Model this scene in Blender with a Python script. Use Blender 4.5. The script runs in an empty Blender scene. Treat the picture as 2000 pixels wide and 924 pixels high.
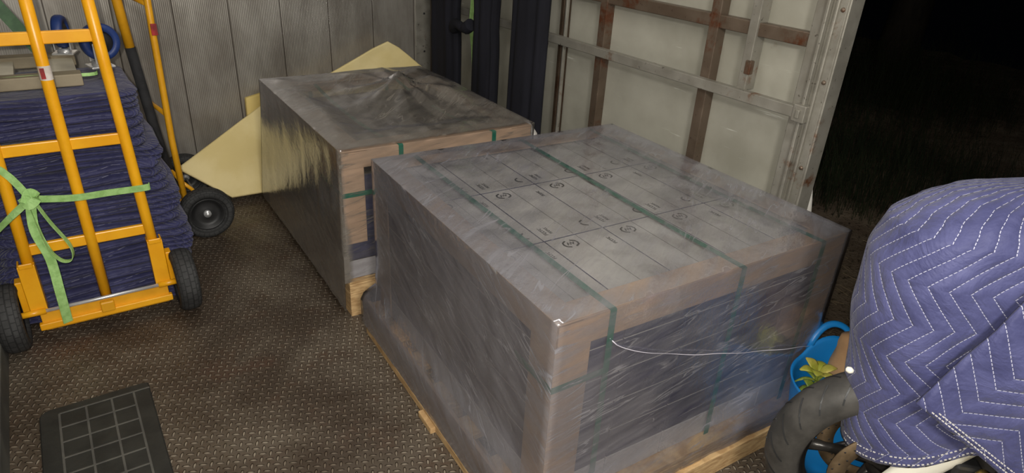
import bpy, bmesh, math, random
from mathutils import Vector, Matrix, noise
random.seed(7)
S = bpy.context.scene
COL = S.collection
PI = math.pi

# ------------------------------------------------------------------ camera
cam = bpy.data.cameras.new('camera')
cam.sensor_width = 36.0; cam.lens = 1289.6*36/2000; cam.clip_start = .02
camo = bpy.data.objects.new('camera', cam); COL.objects.link(camo); S.camera = camo
PIT, ROL, YAW = .469, .058, .619
F = Vector((math.sin(YAW)*math.cos(PIT), math.cos(YAW)*math.cos(PIT), -math.sin(PIT)))
R0 = Vector((math.cos(YAW), -math.sin(YAW), 0)); U0 = R0.cross(F)
Rv = R0*math.cos(ROL)+U0*math.sin(ROL); Uv = -R0*math.sin(ROL)+U0*math.cos(ROL)
camo.matrix_world = Matrix(((Rv.x, Uv.x, -F.x, 0), (Rv.y, Uv.y, -F.y, 0), (Rv.z, Uv.z, -F.z, 1.6), (0, 0, 0, 1)))

# ------------------------------------------------------------------ world, lights, exposure
w = bpy.data.worlds.new('night'); S.world = w; w.use_nodes = True
w.node_tree.nodes['Background'].inputs[0].default_value = (.35, .42, .6, 1)
w.node_tree.nodes['Background'].inputs[1].default_value = .0008
def light(name, kind, loc, power, col, size=.02, rot=(0, 0, 0)):
    l = bpy.data.lights.new(name, kind); l.energy = power; l.color = col
    if kind == 'AREA': l.shape = 'RECTANGLE'; l.size = size; l.size_y = size*.5
    elif kind == 'POINT': l.shadow_soft_size = size
    o = bpy.data.objects.new(name, l); COL.objects.link(o); o.location = loc; o.rotation_euler = rot
    return o
light('phone_flash', 'POINT', (-.05, -.02, 1.64), 84, (1, .955, .87), .012)
light('added_ceiling_fill', 'AREA', (1.0, 1.9, 2.52), 11, (1, .97, .92), 1.2)  # unseen fill added overhead to balance near and far brightness
light('added_rear_fill', 'AREA', (.1, -.9, 2.25), 40, (1, .97, .92), .5, (math.radians(62), 0, math.radians(-20)))  # second added fill behind the camera, no visible source, evens the load sides
vs = S.view_settings
vs.view_transform = 'Standard'; vs.look = 'None'; vs.gamma = 1; vs.use_curve_mapping = False; vs.exposure = 0.4

# ------------------------------------------------------------------ materials
def srgb(r, g, b):
    f = lambda c: (c/255/12.92) if c/255 <= .04045 else ((c/255+.055)/1.055)**2.4
    return (f(r), f(g), f(b), 1)
class NT:
    def __init__(s, name):
        s.m = bpy.data.materials.new(name); s.m.use_nodes = True; s.t = s.m.node_tree; s.n = s.t.nodes
        s.b = s.n['Principled BSDF']; s.out = s.n['Material Output']
    def new(s, ty, **k):
        x = s.n.new(ty)
        for a, v in k.items(): setattr(x, a, v)
        return x
    def link(s, a, b): s.t.links.new(a, b)
    def val(s, sock, v):
        if hasattr(v, 'is_output') or isinstance(v, bpy.types.NodeSocket): s.link(v, sock)
        else: sock.default_value = v
    def math(s, op, a, b=None, c=None, clamp=False):
        x = s.new('ShaderNodeMath', operation=op, use_clamp=clamp)
        for i, v in enumerate((a, b, c)):
            if v is not None: s.val(x.inputs[i], v)
        return x.outputs[0]
    def coords(s, kind='Object', scale=(1, 1, 1), rot=(0, 0, 0)):
        tc = s.new('ShaderNodeTexCoord'); mp = s.new('ShaderNodeMapping')
        s.link(tc.outputs[kind], mp.inputs[0]); mp.inputs['Scale'].default_value = scale; mp.inputs['Rotation'].default_value = rot
        return mp.outputs[0]
    def noise(s, vec, scale, detail=4, rough=.6, dist=0):
        x = s.new('ShaderNodeTexNoise'); s.link(vec, x.inputs['Vector'])
        x.inputs['Scale'].default_value = scale; x.inputs['Detail'].default_value = detail
        x.inputs['Roughness'].default_value = rough; x.inputs['Distortion'].default_value = dist
        return x.outputs[0]
    def ramp(s, fac, stops):
        x = s.new('ShaderNodeValToRGB'); s.link(fac, x.inputs[0]); e = x.color_ramp.elements
        e[0].position, e[0].color = stops[0]; e[1].position, e[1].color = stops[-1]
        for p, c in stops[1:-1]:
            k = e.new(p); k.color = c
        return x.outputs[0]
    def mr(s, v, a, b, c=0, d=1, smooth=True):
        x = s.new('ShaderNodeMapRange', interpolation_type='SMOOTHSTEP' if smooth else 'LINEAR')
        s.val(x.inputs[0], v)
        for i, q in enumerate((a, b, c, d)): s.val(x.inputs[i+1], q)
        return x.outputs[0]
    def mix(s, f, a, b):
        x = s.new('ShaderNodeMix', data_type='RGBA'); s.val(x.inputs[0], f); s.val(x.inputs[6], a); s.val(x.inputs[7], b)
        return x.outputs[2]
    def bump(s, h, strength=.3, dist=.01, normal=None):
        x = s.new('ShaderNodeBump'); s.val(x.inputs['Height'], h); x.inputs['Strength'].default_value = strength; x.inputs['Distance'].default_value = dist
        if normal is not None: s.link(normal, x.inputs['Normal'])
        return x.outputs[0]
    def fin(s, color=None, rough=None, metal=None, normal=None, spec=None):
        if color is not None: s.val(s.b.inputs['Base Color'], color)
        if rough is not None: s.val(s.b.inputs['Roughness'], rough)
        if metal is not None: s.val(s.b.inputs['Metallic'], metal)
        if spec is not None: s.val(s.b.inputs['Specular IOR Level'], spec)
        if normal is not None: s.link(normal, s.b.inputs['Normal'])
        return s.m
def simple(name, c1, c2, scale=8, rough=.5, metal=0, bump=.1, stretch=(1, 1, 1), bscale=60, spec=.5):
    n = NT(name); v = n.coords(scale=stretch)
    f = n.noise(v, scale, 5)
    c = n.mix(n.mr(f, .35, .65), c1, c2)
    return n.fin(c, rough, metal, n.bump(n.noise(v, bscale, 3), bump, .003), spec)
M = {}
def floor_mat():
    n = NT('diamond_plate'); v = n.coords(rot=(0, 0, math.radians(24)))
    sx = n.new('ShaderNodeSeparateXYZ'); n.link(v, sx.inputs[0]); s = 1/.0245
    x = n.math('MULTIPLY', sx.outputs[0], s); y = n.math('MULTIPLY', sx.outputs[1], s)
    cx, cy = n.math('FLOOR', x), n.math('FLOOR', y)
    fx = n.math('SUBTRACT', n.math('FRACT', x), .5); fy = n.math('SUBTRACT', n.math('FRACT', y), .5)
    par = n.math('FLOORED_MODULO', n.math('ADD', cx, cy), 2)
    q = n.math('SUBTRACT', 1, par)
    a = n.math('ADD', n.math('MULTIPLY', fx, par), n.math('MULTIPLY', fy, q))
    b = n.math('ADD', n.math('MULTIPLY', fy, par), n.math('MULTIPLY', fx, q))
    d = n.math('ADD', n.math('POWER', n.math('ABSOLUTE', n.math('DIVIDE', a, .56)), 2), n.math('POWER', n.math('ABSOLUTE', n.math('DIVIDE', b, .20)), 2))
    lug = n.mr(d, .25, 1.0, 1, 0)
    v2 = n.coords(); big = n.noise(v2, 1.6, 5, .65, .4); mid = n.noise(v2, 9, 5, .7); fine = n.noise(v2, 90, 3)
    wear = n.mr(big, .38, .66)
    base = n.mix(wear, srgb(66, 55, 45), srgb(98, 88, 76))
    base = n.mix(n.mr(mid, .5, .75), base, srgb(76, 58, 44))
    base = n.mix(n.math('MULTIPLY', n.mr(n.noise(v2, 2.6, 3), .56, .72), .45), base, srgb(84, 56, 42))
    top = n.mix(wear, srgb(112, 99, 84), srgb(158, 147, 130))
    lw = n.math('MULTIPLY', n.mr(d, .1, .7, 1, 0), n.mr(mid, .3, .6, .35, .95))
    col = n.mix(lw, base, top)
    nrm = n.bump(fine, .15, .002); nrm = n.bump(lug, 1.0, .006, nrm)
    return n.fin(col, n.mr(mid, .3, .7, .38, .62), .25, nrm, .5)
def back_mat():
    n = NT('ribbed_aluminium'); v = n.coords()
    sx = n.new('ShaderNodeSeparateXYZ'); n.link(v, sx.inputs[0])
    X, Z = sx.outputs[0], sx.outputs[2]
    rib = n.math('SINE', n.math('MULTIPLY', X, 2*PI/.0095))
    dirt = n.noise(n.coords(scale=(1, 1, .35)), 5, 5, .65); fine = n.noise(v, 45, 4)
    col = n.mix(n.mr(dirt, .3, .7), srgb(150, 143, 134), srgb(180, 175, 166))
    col = n.mix(n.mr(fine, .66, .85, 0, .22), col, srgb(112, 102, 92))
    seam = n.math('ABSOLUTE', n.math('SUBTRACT', n.math('FRACT', n.math('ADD', n.math('DIVIDE', n.math('ADD', X, -.012), .2805), .5)), .5))
    sm = n.mr(seam, .006, .014, 1, 0)
    col = n.mix(n.math('MULTIPLY', sm, .8), col, srgb(58, 48, 40))
    h = n.math('SUBTRACT', n.math('MULTIPLY', rib, .5), n.math('MULTIPLY', sm, 2.5))
    h = n.math('ADD', h, n.math('MULTIPLY', n.noise(n.coords(scale=(1, 1, .3)), 5, 2), 1.2))
    return n.fin(col, n.mr(dirt, .3, .7, .30, .38), .62, n.bump(h, .3, .0016), .5)
def panel_mat():
    n = NT('white_panel'); v = n.coords()
    a = n.noise(v, 2.2, 5, .6); b = n.noise(v, 14, 4)
    col = n.mix(n.mr(a, .3, .7), srgb(136, 133, 121), srgb(158, 155, 143))
    col = n.mix(n.mr(b, .66, .8, 0, .5), col, srgb(120, 112, 96))
    st = n.noise(n.coords(scale=(1, 1, 14)), 4, 3)
    col = n.mix(n.mr(st, .68, .76, 0, .5), col, srgb(215, 214, 205))
    return n.fin(col, .38, 0, n.bump(n.noise(v, 3, 2), .15, .02), .5)
def rusty(name, c1, c2, rust, amt=.55):
    n = NT(name); v = n.coords()
    a = n.noise(v, 12, 5); r = n.noise(v, 5, 6, .7)
    col = n.mix(a, c1, c2); col = n.mix(n.mr(r, amt, amt+.12), col, rust)
    col = n.mix(n.mr(n.noise(v, 60, 3), .64, .72, 0, .7), col, srgb(50, 38, 30))
    return n.fin(col, n.mr(a, .3, .7, .3, .55), .45, n.bump(n.noise(v, 40, 4), .25, .002))
def blanket_mat(name, c1, c2, stitch, amp=.3):
    """quilted fabric: UV in metres, zigzag rows of dashed stitches"""
    n = NT(name); tc = n.new('ShaderNodeTexCoord'); sx = n.new('ShaderNodeSeparateXYZ'); n.link(tc.outputs['UV'], sx.inputs[0])
    U, V = sx.outputs[0], sx.outputs[1]
    tri = n.math('PINGPONG', V, .115)
    u = n.math('ADD', U, n.math('MULTIPLY', tri, .72))
    k = n.math('DIVIDE', u, .042); fr = n.math('FRACT', k)
    d = n.math('ABSOLUTE', n.math('SUBTRACT', fr, .5))
    line = n.mr(d, .016, .03, 1, 0)
    dash = n.mr(n.math('ABSOLUTE', n.math('SUBTRACT', n.math('FRACT', n.math('DIVIDE', V, .0082)), .5)), .3, .38, 1, 0)
    stm = n.math('MULTIPLY', line, dash)
    valley = n.math('POWER', n.math('ABSOLUTE', n.math('COSINE', n.math('MULTIPLY', fr, PI))), .6)
    ob = n.coords(); f = n.noise(ob, 7, 5); g = n.noise(ob, 240, 2)
    col = n.mix(n.mr(f, .35, .68), c1, c2); col = n.mix(n.mr(n.noise(ob, 30, 3), .66, .76, 0, .4), col, c2)
    col = n.mix(n.math('MULTIPLY', stm, stitch), col, srgb(206, 206, 224))
    nrm = n.bump(n.noise(ob, 9, 4, .6, .8), .6, .022); nrm = n.bump(n.noise(ob, 26, 4), .6, .006, nrm); nrm = n.bump(valley, .6, .006, nrm); nrm = n.bump(g, .25, .0008, nrm)
    m = n.fin(col, .66, 0, nrm, .35); n.b.inputs['Sheen Weight'].default_value = .15
    return m
def film_mat(name, tint, lo, hi, scale=9, rough=.2, F0=.10):
    """stretch film: mostly see-through, milky and glossy along the stretched folds; UV x runs along the folds"""
    n = NT(name); tc = n.new('ShaderNodeTexCoord'); mp = n.new('ShaderNodeMapping'); n.link(tc.outputs['UV'], mp.inputs[0])
    mp.inputs['Scale'].default_value = (1, 11, 1)
    v = mp.outputs[0]
    a = n.noise(v, scale*.5, 6, .62, .6); mp2 = n.new('ShaderNodeMapping'); n.link(tc.outputs['UV'], mp2.inputs[0]); mp2.inputs['Scale'].default_value = (1.2, 3.5, 1); mp2.inputs['Rotation'].default_value = (0, 0, .25)
    b = n.noise(mp2.outputs[0], scale*.55, 4, .55, 1.0)
    c = n.math('ADD', n.math('MULTIPLY', a, .6), n.math('MULTIPLY', b, .4))
    at = n.new('ShaderNodeAttribute', attribute_name='dens')
    al = n.math('ADD', at.outputs['Fac'], n.math('MULTIPLY', n.math('SUBTRACT', c, .5), hi), clamp=True)
    al = n.math('MAXIMUM', al, lo)
    mp3 = n.new('ShaderNodeMapping'); n.link(tc.outputs['UV'], mp3.inputs[0]); mp3.inputs['Scale'].default_value = (.8, 5.5, 1); mp3.inputs['Rotation'].default_value = (0, 0, -.10)
    cr = n.noise(mp3.outputs[0], 3.2, 3, .5, .8)
    line = n.mr(n.math('ABSOLUTE', n.math('SUBTRACT', cr, .5)), .002, .018, 1, 0)
    brk = n.mr(n.noise(n.coords(), 6, 2), .42, .6)
    al = n.math('ADD', al, n.math('MULTIPLY', n.math('MULTIPLY', line, brk), .55), clamp=True)  # crease highlights painted in as thin pale lines of extra opacity
    h = n.noise(v, scale*1.3, 5, .6, .4)
    nrm = n.bump(n.noise(n.coords(), 16, 3, .5, .8), .14, .010); nrm = n.bump(h, .22, .0011, nrm); nrm = n.bump(n.noise(n.coords(), 48, 3, .6, 1.5), .24, .0030, nrm)
    di = n.new('ShaderNodeBsdfDiffuse'); di.inputs['Color'].default_value = tint; n.link(nrm, di.inputs['Normal'])
    gl = n.new('ShaderNodeBsdfGlossy'); gl.inputs['Roughness'].default_value = rough; gl.inputs['Color'].default_value = (.9, .92, 1, 1); n.link(nrm, gl.inputs['Normal'])
    tr = n.new('ShaderNodeBsdfTransparent'); tr.inputs[0].default_value = (.93, .93, .95, 1)
    m1 = n.new('ShaderNodeMixShader'); n.link(al, m1.inputs[0]); n.link(tr.outputs[0], m1.inputs[1]); n.link(di.outputs[0], m1.inputs[2])
    ge = n.new('ShaderNodeNewGeometry'); dp = n.new('ShaderNodeVectorMath', operation='DOT_PRODUCT'); n.link(nrm, dp.inputs[0]); n.link(ge.outputs['Incoming'], dp.inputs[1])
    gz = n.math('POWER', n.math('SUBTRACT', 1, n.math('ABSOLUTE', dp.outputs['Value']), clamp=True), 3.4)
    fac = n.math('ADD', F0, n.math('MULTIPLY', gz, 1-F0), clamp=True)
    m2 = n.new('ShaderNodeMixShader'); n.link(fac, m2.inputs[0]); n.link(m1.outputs[0], m2.inputs[1]); n.link(gl.outputs[0], m2.inputs[2])
    n.link(m2.outputs[0], n.out.inputs['Surface'])
    return n.m
def tyre_mat(name, c, tread, sc=60):
    n = NT(name); v = n.coords('UV'); br = n.new('ShaderNodeTexBrick'); n.link(v, br.inputs['Vector'])
    br.inputs['Scale'].default_value = 1; br.inputs['Mortar Size'].default_value = .0022; br.inputs['Brick Width'].default_value = .03; br.inputs['Row Height'].default_value = .018
    br.inputs['Mortar Smooth'].default_value = .3
    f = n.noise(n.coords(), 14, 5)
    col = n.mix(n.mr(f, .35, .7), c, tuple(min(1, k*1.9) for k in c[:3])+(1,))
    if tread:
        col = n.mix(n.math('MULTIPLY', br.outputs['Fac'], .75), col, srgb(16, 16, 16))
        return n.fin(col, .75, 0, n.bump(br.outputs['Fac'], -1.0, .005), .4)
    return n.fin(col, .6, 0, n.bump(n.noise(n.coords(), 30, 4), .2, .003), .4)
M['floor'] = floor_mat(); M['back'] = back_mat(); M['panel'] = panel_mat()
M['steel'] = rusty('galvanised_steel', srgb(122, 118, 108), srgb(160, 156, 146), srgb(110, 74, 50), .58)
M['brownsteel'] = rusty('rusty_steel', srgb(84, 70, 58), srgb(112, 98, 84), srgb(92, 54, 34), .5)
M['darksteel'] = rusty('dark_post', srgb(62, 50, 40), srgb(80, 66, 52), srgb(60, 40, 26), .5)
M['leftwall'] = simple('dark_wall_lining', srgb(62, 62, 58), srgb(84, 84, 78), 5, .7)
M['ceil'] = simple('ceiling_sheet', srgb(160, 158, 150), srgb(176, 174, 166), 2, .6)
M['yellow'] = simple('yellow_paint', srgb(228, 158, 16), srgb(238, 172, 28), 6, .34, 0, .06)
M['yellow2'] = simple('yellow_paint_dull', srgb(214, 152, 26), srgb(230, 166, 34), 9, .4, 0, .06)
M['chrome'] = simple('bright_steel', srgb(200, 200, 200), srgb(225, 225, 225), 10, .3, .6, .03)
M['grip'] = simple('black_foam_grip', srgb(34, 34, 36), srgb(44, 44, 46), 20, .85)
M['rubber'] = tyre_mat('black_tyre', srgb(40, 40, 40), False)
M['treadrubber'] = tyre_mat('black_tyre_tread', srgb(44, 44, 44), True)
M['mototyre'] = tyre_mat('worn_road_tyre', srgb(50, 48, 45), False)
M['matrub'] = simple('black_rubber', srgb(34, 34, 32), srgb(44, 44, 41), 12, .55, 0, .3)
M['groove'] = simple('dusty_rubber', srgb(70, 68, 64), srgb(84, 82, 76), 12, .7)
M['foam'] = simple('cream_foam', srgb(222, 202, 142), srgb(232, 214, 160), 3, .85, 0, .12, bscale=160, spec=.2)
M['foam2'] = simple('yellowed_foam', srgb(204, 178, 104), srgb(222, 198, 126), 3, .85, 0, .12, bscale=160, spec=.2)
M['card'] = simple('brown_cardboard', srgb(170, 142, 116), srgb(186, 157, 130), 5, .7, 0, .1, (1, 1, 3))
M['cardpale'] = simple('pale_cardboard_edge', srgb(196, 168, 132), srgb(206, 180, 146), 5, .7)
def wood_mat():
    n = NT('pallet_pine'); v = n.coords(scale=(6, 6, 30)); a = n.noise(v, 3, 5, .6, .5)
    col = n.mix(n.mr(a, .35, .65), srgb(168, 134, 92), srgb(204, 172, 126))
    return n.fin(col, .7, 0, n.bump(a, .2, .003), .3)
M['wood'] = wood_mat()
M['cartontop'] = simple('carton_white_lid', srgb(164, 160, 154), srgb(178, 174, 168), 3, .5)
M['cartonside'] = simple('carton_printed_side', srgb(60, 62, 82), srgb(76, 76, 98), 9, .5, 0, .1, (1, 1, 6))
M['cartonwhite'] = simple('carton_white_side', srgb(172, 168, 168), srgb(190, 186, 184), 5, .5)
M['cartondark'] = simple('carton_dark_lid', srgb(86, 82, 76), srgb(104, 98, 92), 4, .55)
M['print'] = simple('black_ink', srgb(22, 20, 20), srgb(32, 30, 30), 10, .6)
M['green'] = simple('green_strap', srgb(14, 96, 76), srgb(20, 112, 88), 20, .45)
M['lime'] = simple('lime_webbing', srgb(140, 182, 104), srgb(164, 204, 128), 40, .6, 0, .4, bscale=300)
M['darkgreen'] = simple('dark_green_webbing', srgb(58, 84, 58), srgb(70, 98, 68), 30, .7)
M['film2'] = film_mat('stretch_film', srgb(128, 126, 131), .05, 1.6, 7, .13, .20)
M['film1'] = film_mat('stretch_film_far', srgb(116, 110, 102), .05, 1.6, 6, .14)
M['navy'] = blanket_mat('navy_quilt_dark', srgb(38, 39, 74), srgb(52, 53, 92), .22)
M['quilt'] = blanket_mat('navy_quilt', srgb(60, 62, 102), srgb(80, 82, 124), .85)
M['drape'] = simple('black_navy_cloth', srgb(21, 21, 26), srgb(31, 31, 38), 5, .9, 0, .5, (1, 1, .2), 30, .2)
M['white'] = simple('white_cloth', srgb(196, 192, 184), srgb(214, 210, 204), 5, .8, 0, .4, bscale=20)
M['blue'] = simple('blue_plastic', srgb(22, 122, 196), srgb(30, 134, 208), 4, .38)
M['bluewheel'] = simple('blue_caster_rubber', srgb(26, 46, 96), srgb(34, 58, 116), 8, .5)
M['paper'] = simple('brown_paper', srgb(158, 122, 86), srgb(182, 146, 106), 5, .75, 0, .5, bscale=18)
M['leaf'] = simple('yellow_green_petal', srgb(150, 156, 48), srgb(206, 190, 98), 12, .5)
M['leaf2'] = simple('green_leaf', srgb(98, 122, 44), srgb(140, 152, 60), 12, .5)
M['alloy'] = simple('black_alloy', srgb(44, 42, 40), srgb(60, 57, 54), 8, .3, .5)
M['disc'] = simple('rusty_brake_disc', srgb(112, 94, 72), srgb(136, 116, 90), 16, .42, .6)
M['whitepaint'] = simple('white_bodywork', srgb(226, 222, 206), srgb(236, 232, 218), 3, .3)
M['gold'] = simple('gold_anodised', srgb(176, 146, 78), srgb(206, 176, 102), 8, .25, .8)
M['dark'] = simple('dark_plastic', srgb(26, 26, 27), srgb(38, 38, 38), 8, .5)
M['dolly'] = simple('dolly_beige_board', srgb(126, 114, 92), srgb(146, 134, 110), 6, .6)
M['dollypanel'] = simple('dolly_pale_slat', srgb(196, 188, 164), srgb(214, 206, 184), 6, .4)
M['red'] = simple('red_white_sticker', srgb(120, 20, 22), srgb(176, 40, 40), 30, .4)
M['sticker'] = simple('pale_sticker', srgb(196, 186, 176), srgb(214, 206, 200), 30, .4)
def ground_mat():
    n = NT('dirt_ground'); v = n.coords(); a = n.noise(v, 3, 6, .7); b = n.noise(v, 24, 5, .7)
    col = n.mix(n.mr(a, .35, .65), srgb(150, 130, 110), srgb(186, 166, 142)); col = n.mix(n.mr(b, .5, .7), col, srgb(64, 52, 40))
    return n.fin(col, .95, 0, n.bump(b, .8, .03), .2)
M['ground'] = ground_mat()
M['bark'] = simple('dark_bark', srgb(52, 46, 40), srgb(70, 62, 52), 6, .9, 0, .6, (1, 1, .3), 20)
M['grass'] = simple('night_grass', srgb(52, 62, 42), srgb(74, 84, 56), 4, .7)
M['straw'] = simple('dry_straw', srgb(168, 148, 116), srgb(186, 166, 132), 4, .8)

# ------------------------------------------------------------------ mesh helpers
class MB:
    def __init__(s): s.bm = bmesh.new(); s.uv = s.bm.loops.layers.uv.new('UVMap')
    def box(s, lo, hi, mi=0, bev=0, mat=None, rot=None):
        c = [(a+b)/2 for a, b in zip(lo, hi)]; d = [abs(b-a) for a, b in zip(lo, hi)]
        g = bmesh.ops.create_cube(s.bm, size=1)
        m = Matrix.Translation(c) @ (rot or Matrix.Identity(4)) @ Matrix.Diagonal((*d, 1))
        if mat: m = mat @ m
        bmesh.ops.transform(s.bm, matrix=m, verts=g['verts'])
        fs = {f for v in g['verts'] for f in v.link_faces}
        for f in fs: f.material_index = mi
        if bev:
            es = list({e for v in g['verts'] for e in v.link_edges})
            r = bmesh.ops.bevel(s.bm, geom=es, offset=bev, segments=2, affect='EDGES', profile=.5)
            for f in r['faces']: f.material_index = mi
        return s
    def grid(s, rows, uvs=None, closeu=False, closev=False, mi=0, smooth=True):
        vs = [[s.bm.verts.new(p) for p in r] for r in rows]
        nr, nc = len(vs), len(vs[0])
        for i in range(nr if closev else nr-1):
            for j in range(nc if closeu else nc-1):
                i2, j2 = (i+1) % nr, (j+1) % nc
                q = [vs[i][j], vs[i][j2], vs[i2][j2], vs[i2][j]]
                try: f = s.bm.faces.new(q)
                except ValueError: continue
                f.smooth = smooth; f.material_index = mi
                if uvs:
                    for l, (a, b) in zip(f.loops, ((i, j), (i, j+1 if not closeu else j+1), (i+1, j+1), (i+1, j))):
                        u = uvs(a, b); l[s.uv].uv = u
        return vs
    def cap(s, ring, mi=0, flip=False):
        try:
            f = s.bm.faces.new(ring if not flip else list(reversed(ring))); f.material_index = mi
        except ValueError: pass
    def tube(s, pts, r, seg=12, mi=0, caps=True, flat=None):
        pts = [Vector(p) for p in pts]; n = len(pts); rs = r if isinstance(r, (list, tuple)) else [r]*n
        t0 = (pts[1]-pts[0]).normalized(); up = Vector((0, 0, 1)) if abs(t0.z) < .9 else Vector((1, 0, 0))
        a = t0.cross(up).normalized(); rows = []
        for i, p in enumerate(pts):
            t = (pts[min(i+1, n-1)]-pts[max(i-1, 0)]).normalized()
            a = (a-t*a.dot(t)).normalized(); b = t.cross(a)
            fa, fb = flat or (1, 1)
            rows.append([p+a*math.cos(2*PI*k/seg)*rs[i]*fa+b*math.sin(2*PI*k/seg)*rs[i]*fb for k in range(seg)])
        v = s.grid(rows, closeu=True, mi=mi)
        if caps: s.cap(v[0], mi); s.cap(v[-1], mi, True)
        return s
    def lathe(s, prof, seg=48, mat=None, mi=0, closed=False, uvs=None):
        rows = []
        for k in range(seg):
            t = 2*PI*k/seg
            rows.append([(r*math.cos(t), r*math.sin(t), z) for r, z in prof])
        vs = s.grid(rows, closev=True, closeu=closed, mi=mi, uvs=uvs)
        if mat: bmesh.ops.transform(s.bm, matrix=mat, verts=[v for r in vs for v in r])
        return s
    def ribbon(s, pts, width, wd, th=.0016, mi=0):
        """flat band along pts; wd = width direction (a vector or one per point)"""
        pts = [Vector(p) for p in pts]; n = len(pts); rows = []
        for i, p in enumerate(pts):
            t = (pts[min(i+1, n-1)]-pts[max(i-1, 0)]).normalized()
            w_ = Vector(wd[i] if isinstance(wd, list) else wd); w_ = (w_-t*w_.dot(t)).normalized(); nn = t.cross(w_)
            h = width/2
            rows.append([p+w_*h+nn*th, p-w_*h+nn*th, p-w_*h-nn*th, p+w_*h-nn*th])
        v = s.grid(rows, closeu=True, mi=mi, smooth=False); s.cap(v[0], mi); s.cap(v[-1], mi, True)
        return s
    def build(s, name, mats, parent=None, loc=None, rz=0, smooth=None, solid=0, sub=0):
        bmesh.ops.recalc_face_normals(s.bm, faces=s.bm.faces)
        me = bpy.data.meshes.new(name); 
        if smooth is not None:
            for f in s.bm.faces: f.smooth = smooth
        s.bm.to_mesh(me); s.bm.free()
        for m in (mats if isinstance(mats, (list, tuple)) else [mats]): me.materials.append(m)
        o = bpy.data.objects.new(name, me); COL.objects.link(o)
        if parent is not None: o.parent = parent
        if loc is not None: o.location = loc
        o.rotation_euler.z = rz
        if sub: md = o.modifiers.new('sub', 'SUBSURF'); md.levels = sub; md.render_levels = sub
        if solid: md = o.modifiers.new('solid', 'SOLIDIFY'); md.thickness = solid; md.offset = -1
        return o
def tag(o, label=None, cat=None, group=None, kind=None):
    for k, v in (('label', label), ('category', cat), ('group', group), ('kind', kind)):
        if v: o[k] = v
    return o
def empty(name, loc=(0, 0, 0), rz=0):
    o = bpy.data.objects.new(name, None); COL.objects.link(o); o.location = loc; o.rotation_euler.z = rz; o.empty_display_size = .1
    return o
def copy_tree(o, parent=None):
    c = o.copy(); COL.objects.link(c)
    if parent is not None: c.parent = parent
    for ch in list(o.children): copy_tree(ch, c)
    return c
def fbm(x, y, z=0, o=3):
    return noise.fractal(Vector((x, y, z)), 1.0, 2.0, o)
def lerp(a, b, t): return a+(b-a)*t
def smooth_path(pts, n=8):
    P = [Vector(p) for p in pts]; out = []
    for i in range(len(P)-1):
        p0, p1, p2, p3 = P[max(i-1, 0)], P[i], P[i+1], P[min(i+2, len(P)-1)]
        for k in range(n):
            t = k/n
            out.append(.5*((2*p1)+(p2-p0)*t+(2*p0-5*p1+4*p2-p3)*t*t+(-p0+3*p1-3*p2+p3)*t**3))
    out.append(P[-1]); return out

# ------------------------------------------------------------------ the truck
XL, XR, YB, YE = -.385, 2.10, 4.0, 1.19
b = MB(); b.box((XL-.02, -1.2, -.09), (2.14, YB, 0)); tag(b.build('floor', M['floor']), kind='structure')
b = MB(); b.box((XL-.1, YB, 0), (XR+.12, YB+.06, 2.6)); wb = tag(b.build('wall_back', M['back']), kind='structure')
b = MB()
b.box((1.985, YB-.006, .35), (2.09, YB+.002, 1.03), bev=.002); b.box((1.975, YB-.005, 1.05), (2.09, YB+.002, 2.3), bev=.002)
for z in (.45, .68, .92, 1.15): b.box((2.04, YB-.010, z), (2.052, YB-.004, z+.012), 1, .002)
b.build('corner_patch_plate', [M['steel'], M['dark']], wb)
b = MB(); b.box((XL-.06, -1.2, 0), (XL, YB, 2.6)); wl = tag(b.build('wall_left', M['leftwall']), kind='structure')
b = MB(); b.box((XL, -1.2, .0), (XL+.012, YB, .10), bev=.003); tag(b.build('baseboard_left', M['leftwall']), kind='structure')
b = MB(); b.box((XL-.1, -1.2, 2.56), (XR+.12, YB+.06, 2.6)); tag(b.build('ceiling', M['ceil']), kind='structure')
b = MB(); b.box((XR+.05, YE+.02, 0), (XR+.065, YB, 2.56)); wr = tag(b.build('wall_right', M['panel']), kind='structure')
def bar(name, lo, hi, m, lab=None, bev=.003):
    q = MB(); q.box(lo, hi, bev=bev); o = q.build(name, m, wr)
    if lab: o['label'] = lab
    return o
# horizontal rails: the lower one stands proud of the posts
bar('rail', (XR-.03, 1.245, .985), (XR+.0, 3.93, 1.025), M['steel'], 'grey steel lower rail')
b = MB(); b.box((XR-.036, 1.235, .975), (XR-.002, 1.285, 1.035), bev=.004); b.box((XR-.045, 1.252, .99), (XR-.03, 1.267, 1.02), bev=.003)
b.build('rail_bracket', M['steel'], wr)
bar('rail', (XR+.005, 1.28, 1.215), (XR+.045, 3.93, 1.262), M['brownsteel'], 'rusty brown middle rail')
bar('rail', (XR+.005, 1.28, 1.66), (XR+.045, 3.93, 1.70), M['brownsteel'])
for y in (1.716, 2.345):
    bar('post', (XR+.002, y-.024, 0), (XR+.05, y+.022, 2.55), M['brownsteel'])
for y in (2.64, 3.06, 3.45):
    bar('post', (XR+.002, y-.012, 0), (XR+.05, y+.012, 2.55), M['darksteel'])
    bar('post_flange', (XR+.002, y-.034, 0), (XR+.02, y-.022, 2.55), M['steel'])
bar('short_post', (XR-.004, 1.515, 1.02), (XR+.05, 1.553, 2.55), M['steel'], 'shorter post standing on the lower rail')
bar('hinge_knuckle', (XR-.012, 1.505, 1.08), (XR+.01, 1.53, 1.13), M['brownsteel'])
bar('corner_post', (XR-.035, 3.90, 0), (XR+.05, 3.945, 2.55), M['darksteel'])
bar('corner_post', (XR-.03, 3.83, 0), (XR+.05, 3.885, 2.55), M['brownsteel'])
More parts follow.
